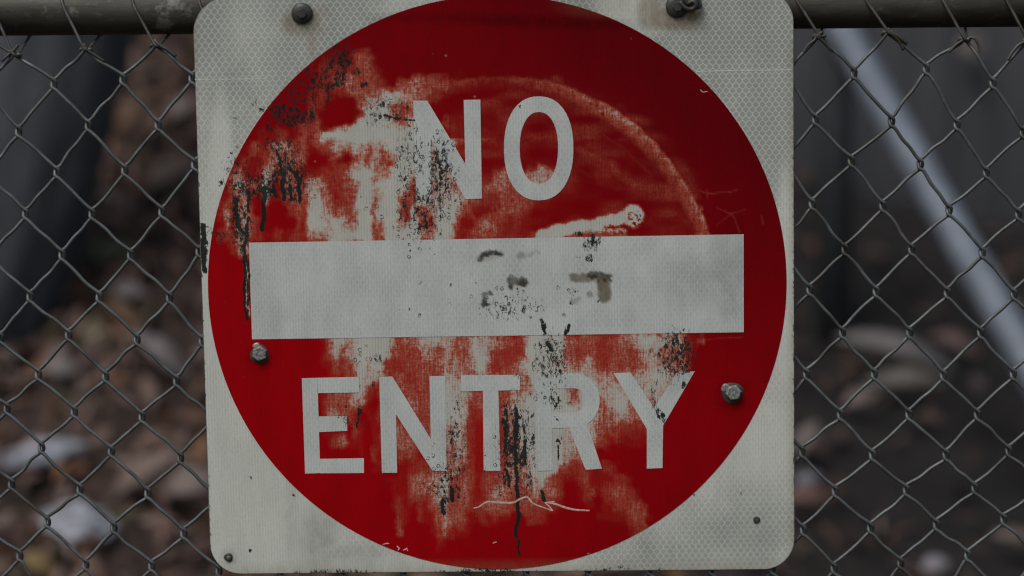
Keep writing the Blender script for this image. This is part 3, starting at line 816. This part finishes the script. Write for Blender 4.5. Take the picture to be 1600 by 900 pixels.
# ---------------------------------------------------------------- chain-link fence
FB = Vector((0, 0.02, 0))
fence = empty('chain_link_fence', FB, 'galvanised chain-link fence with diamond mesh laced to a grimy top rail', 'fence')
LEFT = {0: [(0, 24, 84), (1, 135, 76), (2, 245, 70)], 1: [(.5, 84, 131), (1.5, 192, 124), (2.5, 300, 122)], 2: [(0, 29, 205), (1, 138, 196), (2, 247, 195)], 3: [(.5, 89, 269), (1.5, 195, 266), (2.5, 304, 257)],
        4: [(0, 40, 334), (1, 144, 334), (2, 253, 331)], 5: [(.5, 97, 398), (1.5, 204, 398), (2.5, 311, 393)], 6: [(0, 47, 463), (1, 155, 464), (2, 265, 465)], 7: [(-.5, 1, 527), (.5, 107, 523), (1.5, 214, 530), (2.5, 316, 533)],
        8: [(0, 60, 585), (1, 165, 588), (2, 276, 595)], 9: [(-.5, 11, 638), (.5, 116, 643), (1.5, 222, 651), (2.5, 330, 655)], 10: [(0, 65, 699), (1, 174, 705), (2, 282, 715)], 11: [(-.5, 18, 756), (.5, 125, 764), (1.5, 231, 770), (2.5, 338, 778)],
        12: [(0, 74, 815), (1, 178, 824), (2, 287, 833)], 13: [(-.5, 31, 868), (.5, 134, 882), (1.5, 237, 884), (2.5, 342, 892)]}
RIGHT = {0: [(12, 1280, 55), (13, 1388, 50), (14, 1507, 60), (15, 1606, 62)], 1: [(12.5, 1334, 115), (13.5, 1447, 108), (14.5, 1551, 130)], 2: [(12, 1274, 187), (13, 1393, 190), (14, 1495, 195), (15, 1598, 207)],
         3: [(12.5, 1330, 252), (13.5, 1438, 257), (14.5, 1541, 270)], 4: [(12, 1269, 319), (13, 1379, 322), (14, 1483, 329), (15, 1591, 335)], 5: [(12.5, 1320, 390), (13.5, 1424, 390), (14.5, 1535, 395)],
         6: [(12, 1265, 453), (13, 1369, 456), (14, 1480, 458), (15, 1584, 460)], 7: [(12.5, 1316, 520), (13.5, 1421, 520), (14.5, 1532, 520)], 8: [(12, 1260, 585), (13, 1366, 585), (14, 1474, 587), (15, 1583, 585)],
         9: [(12.5, 1313, 648), (13.5, 1420, 648), (14.5, 1527, 648)], 10: [(12, 1253, 706), (13, 1363, 711), (14, 1478, 711), (15, 1576, 705)], 11: [(12.5, 1305, 768), (13.5, 1416, 766), (14.5, 1523, 763)],
         12: [(12, 1255, 828), (13, 1360, 825), (14, 1463, 820), (15, 1568, 812)], 13: [(12.5, 1303, 888), (13.5, 1407, 880), (14.5, 1512, 868)]}
def node(r, k):
    rr = r
    if r > 13: rr = 12 + (r % 2)
    row = LEFT[rr] + RIGHT[rr]
    ks = [q[0] for q in row]
    random.seed(int(r * 1000 + k * 10 + 5000))
    jx, jy = random.uniform(-2, 2), random.uniform(-2, 2)
    if k in ks and r <= 13:
        i = ks.index(k); return row[i][1], row[i][2]
    if k < ks[0]: x = row[0][1] - (ks[0] - k) * 107 + jx; y = row[0][2] + jy
    elif k > ks[-1]: x = row[-1][1] + (k - ks[-1]) * 107 + jx; y = row[-1][2] + jy
    else:
        for i in range(len(row) - 1):
            if ks[i] <= k <= ks[i + 1]:
                t = (k - ks[i]) / (ks[i + 1] - ks[i])
                x = row[i][1] + t * (row[i + 1][1] - row[i][1]) + jx * 0; y = row[i][2] + t * (row[i + 1][2] - row[i][2]); break
    if r > 13: y += (r - rr) * 62; x += (r - rr) * 1.5 + jx
    return x, y
WR = .00182; WD = .0019
ROWS = 27
def strand(kl):
    even_left = (kl == int(kl))
    random.seed(int(kl * 20 + 333))
    pts = []
    for r in range(0, ROWS + 1):
        left = (r % 2 == 0) == even_left
        k = kl if left else kl + .5
        x, y = node(r, k)
        e = 3.2; h = 9.5
        if r == 0:
            s_ = 1 if not left else -1
            ph = .0 if left else math.pi
            for q in range(7):
                a = ph + q * 1.25
                P = at(x + 3.6 * math.cos(a) + s_ * (-2 + .4 * q) - (6 - q) * (1.8 if left else -1.5), y + 2.2 * math.sin(a) + (6 - q) * .6, 0)
                P.y = .0026 * math.sin(a) - .0005; pts.append(P)
            P = at(x - s_ * 6, y + 7, 0); P.y = WD * (-s_); pts.append(P)
            continue
        s_ = -1 if left else 1                     # side the loop bulges to
        fr_in = -WD if not left else WD           # arriving wire in front when it comes from the upper left
        lst = [(-s_ * 5.5, -h * 1.15, fr_in), (s_ * e * .55, -h * .62, fr_in * .95), (s_ * e, 0, 0), (s_ * e * .55, h * .62, -fr_in * .95), (-s_ * 5.5, h * 1.15, -fr_in)]
        # small bow half way
        if pts:
            a = pts[-1]; b = at(x + lst[0][0], y + lst[0][1], 0); b.y = fr_in
            for f_ in (.33, .67):
                mid = a.lerp(b, f_)
                mid += Vector((random.uniform(-.6, .6), 0, random.uniform(-.9, .9))) * PX * 2.4
                mid.y = fr_in * 1.15
                pts.append(mid)
        for ox, oy, Y in lst:
            P = at(x + ox, y + oy, 0); P.y = Y; pts.append(P)
    path = [q - FB for q in catmull(pts, 4)]
    V, Fc = tube(path, WR, 8)
    return link('wire', mesh('wire', V, Fc), M_WIRE, fence)
k = -10.0
while k <= 24.6:
    strand(k); k += .5
# two visibly bent wires beside the sign's lower corners are left as they are in the lattice
# top rail
RR = .0242
YR = .0045 + RR
a = at(0, 56, YR); b = at(1590, 42, YR)
dr = (b - a).normalized()
ax0 = a + Vector((0, 0, RR * 1.0)); 
def rail_pt(X): return ax0 + dr * ((X - ax0.x) / dr.x)
V, Fc = tube([rail_pt(X) - FB for X in np.linspace(-1.28, 1.16, 60)], lambda t: RR * (1 + .002 * math.sin(t * 80)), 40)
link('top_rail', mesh('top_rail', V, Fc), M_RAIL, fence)
xs = at(1596, 20, YR).x
V, Fc = tube([rail_pt(xs + d) - FB for d in (0, .002, .006, .03, .06)], lambda t: RR + (.0012 if t < .1 else .004), 36)
link('rail_collar', mesh('rail_collar', V, Fc), M_RAIL, fence)
for X in (-1.22, xs + .07):
    top = rail_pt(X)
    V, Fc = tube([Vector((X, YR, z)) - FB for z in (0.0, .3, .7, top.z + .02, top.z + .05, top.z + .06)], lambda t: .030 if t < .95 else .018, 28)
    link('fence_post', mesh('fence_post', V, Fc), M_RAIL, fence)
# lacing wire wound round the rail through each top diamond
def lacing():
    pts = []
    R2 = RR + .0016
    for k in range(-9, 25):
        if k == 10 or k == 11: pass
        x, y = node(0, k)
        kn = at(x, y, 0); X = kn.x
        def rp(ang, dx):
            q = rail_pt(X + dx * PX); return Vector((q.x, YR + R2 * math.cos(ang), q.z + R2 * math.sin(ang)))
        d2r = math.radians
        fy_ = .45 if 3 <= k <= 11 else 1.0
        pts += [rp(d2r(95), -46), rp(d2r(135), -40), rp(d2r(172), -33), rp(d2r(172), -33).lerp(Vector((kn.x - 4.5 * PX, -.0046 * fy_, kn.z + 5 * PX)), .5)]
        pts += [Vector((kn.x - 4.5 * PX, -.0046 * fy_, kn.z + 5 * PX)), Vector((kn.x + 1 * PX, -.0052 * fy_, kn.z - 2 * PX)), Vector((kn.x + 5 * PX, -.001, kn.z - 4 * PX)), Vector((kn.x + 5 * PX, .0042, kn.z + 2 * PX))]
        pts += [rp(d2r(-62), 13), rp(d2r(-20), 22), rp(d2r(25), 34), rp(d2r(65), 48)]
    path = catmull(pts, 5)
    V, Fc = tube([q - FB for q in path], .00155, 8)
    return link('lacing_wire', mesh('lacing_wire', V, Fc), M_TIE, fence)
lacing()
# cut tails of the knuckled ends
def tail(pts, r=.0015):
    P = []
    for x, y, Y in pts:
        q = at(x, y, 0); q.y = Y; P.append(q)
    V, Fc = tube([q - FB for q in catmull(P, 5)], r, 8)
    return link('wire_tail', mesh('wire_tail', V, Fc), M_TIE, fence)
tail([(132, 68, -.004), (138, 78, -.0045), (150, 86, -.004), (164, 96, -.003)])
tail([(242, 62, -.004), (250, 70, -.005), (262, 77, -.0045), (276, 88, -.0035)], .0018)
tail([(22, 78, -.004), (14, 86, -.0045), (4, 95, -.004)])
tail([(30, 70, -.004), (20, 80, -.0045), (8, 76, -.004), (-6, 66, -.004)])
tail([(1276, 52, -.004), (1272, 62, -.0045), (1262, 70, -.004), (1255, 82, -.004)])
tail([(1284, 50, -.004), (1276, 56, -.005), (1285, 64, -.004), (1300, 80, -.003)], .0018)
tail([(1386, 44, -.004), (1392, 52, -.005), (1402, 62, -.0045), (1411, 78, -.004)])
tail([(1390, 48, -.004), (1404, 58, -.005), (1416, 68, -.0045)], .0018)
tail([(1513, 58, -.004), (1522, 60, -.005), (1528, 72, -.0045), (1530, 82, -.004)])
tail([(1504, 62, -.004), (1492, 70, -.005), (1481, 82, -.004)])
tail([(1602, 64, -.004), (1590, 70, -.005), (1580, 82, -.0045), (1573, 94, -.004)], .0018)

# ---------------------------------------------------------------- ground
def height(x, y):
    s = 1 / (1 + math.exp(-(x - .15) / .35))          # 0 on the left, 1 on the right
    rise = max(0.0, y - 1.15)
    lim = 1.5
    hl = .74 * min(rise, 2.2) + .08 * max(0, rise - 2.2)
    hr = .30 * min(rise, 2.2) + .05 * max(0, rise - 2.2)
    h = hl * (1 - s) + hr * s
    h += .03 * mnoise.noise(Vector((x * 2.2, y * 2.2, 0))) + .012 * mnoise.noise(Vector((x * 8, y * 8, 3)))
    return h
def ground():
    xs_ = np.concatenate([np.linspace(-60, -3, 12), np.linspace(-2.8, 2.8, 113), np.linspace(3, 60, 12)])
    ys_ = np.concatenate([np.linspace(-14, -.5, 10), np.linspace(-.3, 4.4, 95), np.linspace(4.8, 120, 18)])
    V = [(x, y, height(x, y)) for y in ys_ for x in xs_]
    nx = len(xs_); Fc = [(j * nx + i, j * nx + i + 1, (j + 1) * nx + i + 1, (j + 1) * nx + i) for j in range(len(ys_) - 1) for i in range(nx - 1)]
    n = NT('dark_litter_soil')
    f = n.noise(9, 7, .7); g = n.noise(55, 5, .7)
    sx = n.t.nodes.new('ShaderNodeSeparateXYZ'); n.t.links.new(n.tc.outputs['Object'], sx.inputs[0])
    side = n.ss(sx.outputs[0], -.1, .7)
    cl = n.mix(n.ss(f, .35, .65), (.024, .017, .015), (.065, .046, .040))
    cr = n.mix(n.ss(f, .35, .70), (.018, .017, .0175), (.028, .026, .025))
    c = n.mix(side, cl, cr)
    c = n.mix(n.ss(g, .55, .7, 0, .5), c, (.04, .031, .028))
    n.bump(n.add(f, g), .8, .02)
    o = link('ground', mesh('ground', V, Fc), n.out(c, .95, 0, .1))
    tag(o, 'dark sloping soil bank behind the fence', kind='structure')
ground()
def ground_at(px, py, lift=0.0):
    d = ray(px, py); t = 3.0
    while t < 12:
        p = CAM + d * t
        if p.z < height(p.x, p.y) + lift: break
        t += .01
    return p

# ---------------------------------------------------------------- fallen leaves
def leaf_verts(L, W, curl, bend, twist=0.0, n=6):
    V = []
    for i in range(n + 1):
        t = i / n
        wdt = W * (math.sin(math.pi * t ** .8) ** .8) * .5 + .0004
        x = (t - .5) * L
        z = bend * L * (1 - (2 * t - 1) ** 2)
        for s_ in (-1, 0, 1):
            a = twist * (t - .5) * 2
            yy = s_ * wdt
            zz = (abs(s_) * curl * wdt)
            V.append(Vector((x, yy * math.cos(a) - zz * math.sin(a), z + yy * math.sin(a) + zz * math.cos(a))))
    Fc = []
    for i in range(n):
        for k in range(2):
            q = i * 3 + k
            Fc.append((q, q + 1, q + 4, q + 3))
    return V, Fc
def leaf_mat():
    n = NT('dry_leaf_litter')
    base = n.attrc('tint'); f = n.noise(60, 5, .65)
    c = n.mix(n.ss(f, .35, .7, 0, .55), base, (.05, .035, .03))
    n.bump(f, .4, .002)
    return n.out(c, .8, 0, .25)
M_LEAFS = leaf_mat()
PAL = [(.25, .145, .11), (.30, .19, .155), (.18, .10, .08), (.33, .22, .185), (.12, .068, .052), (.30, .15, .075), (.22, .15, .14), (.40, .30, .26), (.08, .05, .042), (.16, .14, .08)]
def litter():
    random.seed(21)
    V = []; Fc = []; C = []
    n = 0
    from mathutils import Euler
    while n < 12500:
        x = random.uniform(-1.7, 1.5); y = random.uniform(.25, 3.7)
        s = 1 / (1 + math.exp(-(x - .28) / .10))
        if random.random() > (1 - s) * 1.0 + .06: continue
        # leaves lie in drifts
        dd = mnoise.noise(Vector((x * 2.6, y * 2.6, 9)))
        if dd < -.25 and random.random() < .6: continue
        n += 1
        L = random.uniform(.028, .080); Wd = L * random.uniform(.18, .42)
        v, f = leaf_verts(L, Wd, random.uniform(-.6, .9), random.uniform(-.12, .22), random.uniform(-.8, .8), 4)
        slope = .55 * (1 - s) + .25
        e = Euler((random.gauss(0, .45) + (slope if y > 1.15 else 0), random.gauss(0, .35), 0)).to_matrix() @ Euler((0, 0, random.uniform(0, 6.28))).to_matrix()
        o = Vector((x, y, height(x, y) + random.uniform(.004, .05)))
        b = len(V)
        V += [e @ q + o for q in v]; Fc += [tuple(i + b for i in q) for q in f]
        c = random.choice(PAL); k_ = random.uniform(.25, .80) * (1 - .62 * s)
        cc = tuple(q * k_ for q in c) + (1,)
        C += [cc] * len(v)
    me = mesh('leaf_litter', V, Fc)
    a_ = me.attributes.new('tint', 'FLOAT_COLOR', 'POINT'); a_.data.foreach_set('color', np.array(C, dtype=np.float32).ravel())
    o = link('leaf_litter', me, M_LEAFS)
    tag(o, 'brown dry leaf litter covering the bank behind the fence', kind='stuff')
litter()
# leaves, bark and scraps that can be told apart
def big_leaf(name, px, py, L, W, ang, color, label, cat, group=None, curl=.5, bend=.12, roll=.5, lift=.05, n=10, twist=.5, on_screen=False):
    o = at(px, py, 3.10) if on_screen else ground_at(px, py, lift)
    L *= .85; W *= .75
    v, f = leaf_verts(L, W, curl, bend, twist, n)
    from mathutils import Euler
    e = Euler((roll + .35, -math.radians(ang), 0)).to_matrix()
    # give it thickness
    V = [e @ q for q in v]; nrm = e @ Vector((0, 0, 1))
    b = len(V); V2 = [q - nrm * .0012 for q in V]
    Fc = list(f) + [tuple(i + b for i in q[::-1]) for q in f]
    rows = n + 1
    for i in range(n):
        Fc.append((i * 3, (i + 1) * 3, (i + 1) * 3 + b, i * 3 + b)); Fc.append((i * 3 + 2, i * 3 + 2 + b, (i + 1) * 3 + 2 + b, (i + 1) * 3 + 2))
    me = mesh(name, V + V2, Fc)
    ob = link(name, me, simple(name + '_surface', tuple(c * .52 for c in color), tuple(c * .30 for c in color), 40, .75, 0, .4, .002))
    ob.location = o
    tag(ob, label, cat, group)
    return ob
G1 = 'pale fallen leaves and bark on the bank'
big_leaf('bark_strip', 1400, 556, .30, .055, -17, (.29, .265, .27), 'long pale curled bark strip lying on dark soil right of the sign', 'bark', G1, twist=.3)
big_leaf('bark_strip', 1415, 600, .20, .045, 0, (.22, .20, .175), 'short olive grey bark strip just under the long pale one', 'bark', G1, twist=.2)
big_leaf('fallen_leaf', 1492, 541, .13, .05, -22, (.30, .19, .17), 'pinkish brown leaf right of the long pale bark strip', 'leaf', G1)
big_leaf('fallen_leaf', 1524, 605, .06, .045, -60, (.30, .22, .21), 'small rosy leaf below the grey diagonal pipe', 'leaf', G1)
big_leaf('fallen_leaf', 1345, 625, .09, .045, 20, (.26, .20, .18), 'dull pink leaf just below the olive bark strip', 'leaf', G1)
big_leaf('fallen_leaf', 1262, 690, .10, .05, 65, (.30, .25, .24), 'pale upright leaf tip hugging the sign right edge', 'leaf', G1)
big_leaf('fallen_leaf', 1262, 780, .11, .045, 0, (.20, .10, .085), 'reddish brown leaf low beside the sign right edge', 'leaf', G1)
big_leaf('fallen_leaf', 1262, 752, .06, .045, 30, (.24, .24, .28), 'small grey blue leaf above the reddish brown one', 'leaf', G1)
big_leaf('fallen_leaf', 1462, 885, .06, .04, 10, (.40, .38, .42), 'small whitish leaf at the bottom right of the photo', 'leaf', G1)
big_leaf('fallen_leaf', 1590, 845, .12, .04, -10, (.20, .15, .13), 'brown leaf at the far right lower edge', 'leaf', G1)
big_leaf('fallen_leaf', 1518, 76, .075, .085, 0, (.22, .17, .16), 'round tan leaf caught on the slate screen just under the rail', 'leaf', G1, curl=.1, lift=.02, on_screen=True)
big_leaf('fallen_leaf', 285, 175, .09, .06, 40, (.40, .31, .29), 'pale pink leaf high up against the sign left edge', 'leaf', G1)
big_leaf('fallen_leaf', 265, 280, .16, .07, 35, (.33, .25, .20), 'broad tan leaf beside the upper left sign edge', 'leaf', G1)
big_leaf('fallen_leaf', 205, 195, .16, .05, 60, (.26, .15, .08), 'rusty orange leaf upper left behind the mesh', 'leaf', G1)
big_leaf('fallen_leaf', 250, 560, .16, .06, -40, (.33, .29, .29), 'silvery curled leaf left of the sign at bolt height', 'leaf', G1)
big_leaf('fallen_leaf', 195, 500, .13, .04, -45, (.30, .17, .09), 'orange brown leaf above the silvery curled leaf', 'leaf', G1)
big_leaf('fallen_leaf', 200, 458, .08, .05, 0, (.34, .29, .29), 'small grey pink leaf above the orange brown leaf', 'leaf', G1)
big_leaf('fallen_leaf', 230, 745, .18, .06, 35, (.28, .20, .17), 'large brown leaf between the two white scraps and the sign', 'leaf', G1)
big_leaf('fallen_leaf', 300, 762, .12, .07, 15, (.31, .24, .22), 'pale beige leaf touching the lower left sign edge', 'leaf', G1)
big_leaf('fallen_leaf', 95, 578, .08, .06, 0, (.30, .27, .26), 'dull grey leaf low on the left among brown litter', 'leaf', G1)
big_leaf('fallen_leaf', 60, 885, .08, .05, -30, (.36, .25, .10), 'yellow brown leaf at the bottom left corner', 'leaf', G1)
big_leaf('fallen_leaf', 165, 400, .16, .05, 10, (.15, .17, .09), 'olive green leaf beside the foot of the dark trunk', 'leaf', G1)
# two crumpled white scraps
def scrap(px, py, w_, h_, seed, label, ang=0.0):
    o = ground_at(px, py, .07)
    N = 14; V = []; Fc = []
    for sd_ in (0, 1):
        for j in range(N + 1):
            for i in range(N + 1):
                u, v = i / N - .5, j / N - .5
                k_ = 1 - .35 * abs(u) * 2 * abs(v) * 2
                x = u * w_ * k_ * (1 + .18 * mnoise.noise(Vector((v * 4, seed, 0)))); y = v * h_ * k_ * (1 + .3 * mnoise.noise(Vector((u * 4, seed, 7))))
                z = .018 * mnoise.noise(Vector((u * 3.2, v * 7, seed))) + .008 * mnoise.noise(Vector((u * 9, v * 16, seed))) - .05 * abs(u) * w_ * 4
                V.append(Vector((x, y, z - sd_ * .0015)))
    M1 = (N + 1) ** 2
    for sd_ in (0, 1):
        for j in range(N):
            for i in range(N):
                q = sd_ * M1 + j * (N + 1) + i
                f = (q, q + 1, q + N + 2, q + N + 1)
                Fc.append(f if sd_ == 0 else f[::-1])
    from mathutils import Euler
    e = Euler((1.0, -math.radians(ang), 0)).to_matrix()
    me = mesh('paper_scrap', [e @ q for q in V], Fc)
    ob = link('paper_scrap', me, M_PAPER); ob.location = o
    tag(ob, label, 'litter', 'white scraps of litter on the bank')
M_PAPER = simple('white_litter_plastic', (.29, .31, .37), (.17, .18, .21), 30, .5, 0, .2, .002)
scrap(122, 812, .135, .075, 3.1, 'crumpled white scrap low behind the left mesh, the lower and brighter one', -8)
scrap(55, 706, .19, .045, 8.4, 'crumpled greyish white scrap at the left edge, the upper one', 12)

# ---------------------------------------------------------------- dark leaning trunk (left)
def trunk():
    base = Vector((-1.03, 1.95, .45)); 
    t0 = at(-60, 520, 2.0); t1 = at(95, 60, 2.0)
    base = t0 + (t0 - t1) * .35; base.z = height(base.x, base.y) - .05
    tr = empty('leaning_tree', base, 'dark leaning tree trunk with furrowed bluish bark at the upper left', 'tree')
    path = catmull([base, t0, t0.lerp(t1, .5) + Vector((.01, 0, 0)), t1, t1 + (t1 - t0) * .6 + Vector((-.05, 0, 0)), t1 + (t1 - t0) * 1.6 + Vector((-.2, .1, 0))], 10)
    V, Fc = tube([q - base for q in path], lambda t: .160 - .060 * t + .03 * max(0, .12 - t) * 8, 48)
    V2 = []
    for q in V:
        V2.append(q)
    n = len(path)
    for i in range(n):
        c = path[i] - base
        for s_ in range(48):
            q = V2[i * 48 + s_]; r = (q - c)
            f = 1 + .03 * math.sin(s_ / 48 * 2 * math.pi * 9 + i * .15) + .05 * mnoise.noise(Vector((s_ * .5, i * .25, 0)))
            V2[i * 48 + s_] = c + r * f
    M = simple('furrowed_bark', (.036, .041, .052), (.058, .062, .072), 26, .9, 0, 1.0, .012, (3, 3, .35))
    link('trunk', mesh('trunk', V2, Fc), M, tr)
    # limbs above the frame
    for (dx, dz, L) in ((-.5, .8, 1.0), (.45, .9, .9)):
        s0 = path[-12]; p = catmull([s0, s0 + Vector((dx * .4, .1, dz * .4)), s0 + Vector((dx, .25, dz))], 6)
        V, Fc = tube([q - base for q in p], lambda t: .045 - .035 * t, 14)
        link('limb', mesh('limb', V, Fc), M, tr)
trunk()

# ---------------------------------------------------------------- braced pipe post and pipe (right)
M_PIPE = simple('pale_galvanised_pipe', (.150, .174, .212), (.112, .132, .162), 18, .5, .15, .2, .002)
M_POST = simple('dull_grey_post', (.032, .036, .044), (.024, .026, .030), 18, .8, 0, .3, .004, (1, 1, .3))
def brace():
    a_ = at(1317, 50, 2.35); b_ = at(1572, 505, 1.75)
    d_ = (b_ - a_)
    base = Vector((at(1306, 300, 2.40).x, 2.42, 0)); base.z = height(base.x, base.y) - .05
    o = empty('braced_post', base, 'pale blue grey pipe brace slanting down from a dull post right of the sign', 'post')
    top = a_ - d_ * .10
    end = b_.copy()
    k_ = 0
    while end.z > height(end.x, end.y) - .02 and k_ < 200: end += d_ * .02; k_ += 1
    V, Fc = tube([top - base, a_ - base, a_.lerp(b_, .5) - base, b_ - base, end - base], .0315, 32)
    link('brace', mesh('brace', V, Fc), M_PIPE, o)
    px_ = base.x
    pp = [Vector((px_, 2.42, base.z)), Vector((px_, 2.42, 1.0)), Vector((px_, 2.42, top.z + .06)), Vector((px_, 2.42, top.z + .07))]
    V, Fc = tube([q - base for q in pp], lambda t: .036 if t < .97 else .02, 28)
    link('post', mesh('post', V, Fc), M_POST, o)
    c0 = top + Vector((0, 0, .0))
    V, Fc = tube([Vector((px_, 2.42, top.z - .03)) - base, Vector((px_, 2.42, top.z + .03)) - base], .042, 28)
    link('clamp', mesh('clamp', V, Fc), M_PIPE, o)
brace()

# ---------------------------------------------------------------- dark corrugated screen behind the right side
def screen():
    base = Vector((1.1, 3.15, height(1.1, 3.15) - .1))
    o = empty('corrugated_screen', base, 'dark slate corrugated metal screen blurred behind the right side mesh', 'fence')
    M = simple('dark_slate_sheet', (.022, .024, .030), (.028, .030, .036), 5, .75, 0, .2, .002)
    x0 = .22
    for p in range(3):
        V = []; Fc = []; N = 72
        for i in range(N + 1):
            x = x0 + p * .80 + i / N * .797
            y = 3.15 + .002 * math.sin(i / N * 2 * math.pi * 8) + p * .0
            for z in (height(x, 3.15) - .08, 2.1):
                V.append(Vector((x, y, z)) - base)
            for z in (height(x, 3.15) - .08, 2.1):
                V.append(Vector((x, y + .002, z)) - base)
        for i in range(N):
            q = i * 4
            Fc += [(q, q + 4, q + 5, q + 1), (q + 2, q + 3, q + 7, q + 6), (q + 1, q + 5, q + 7, q + 3)]
        link('sheet', mesh('sheet', V, Fc), M, o)
    for X in (.24, 1.02, 1.82, 2.60):
        V, Fc = tube([Vector((X, 3.20, height(X, 3.2) - .1)) - base, Vector((X, 3.20, 1.4)) - base, Vector((X, 3.20, 2.12)) - base], .025, 16)
        link('post', mesh('post', V, Fc), M_POST, o)
screen()
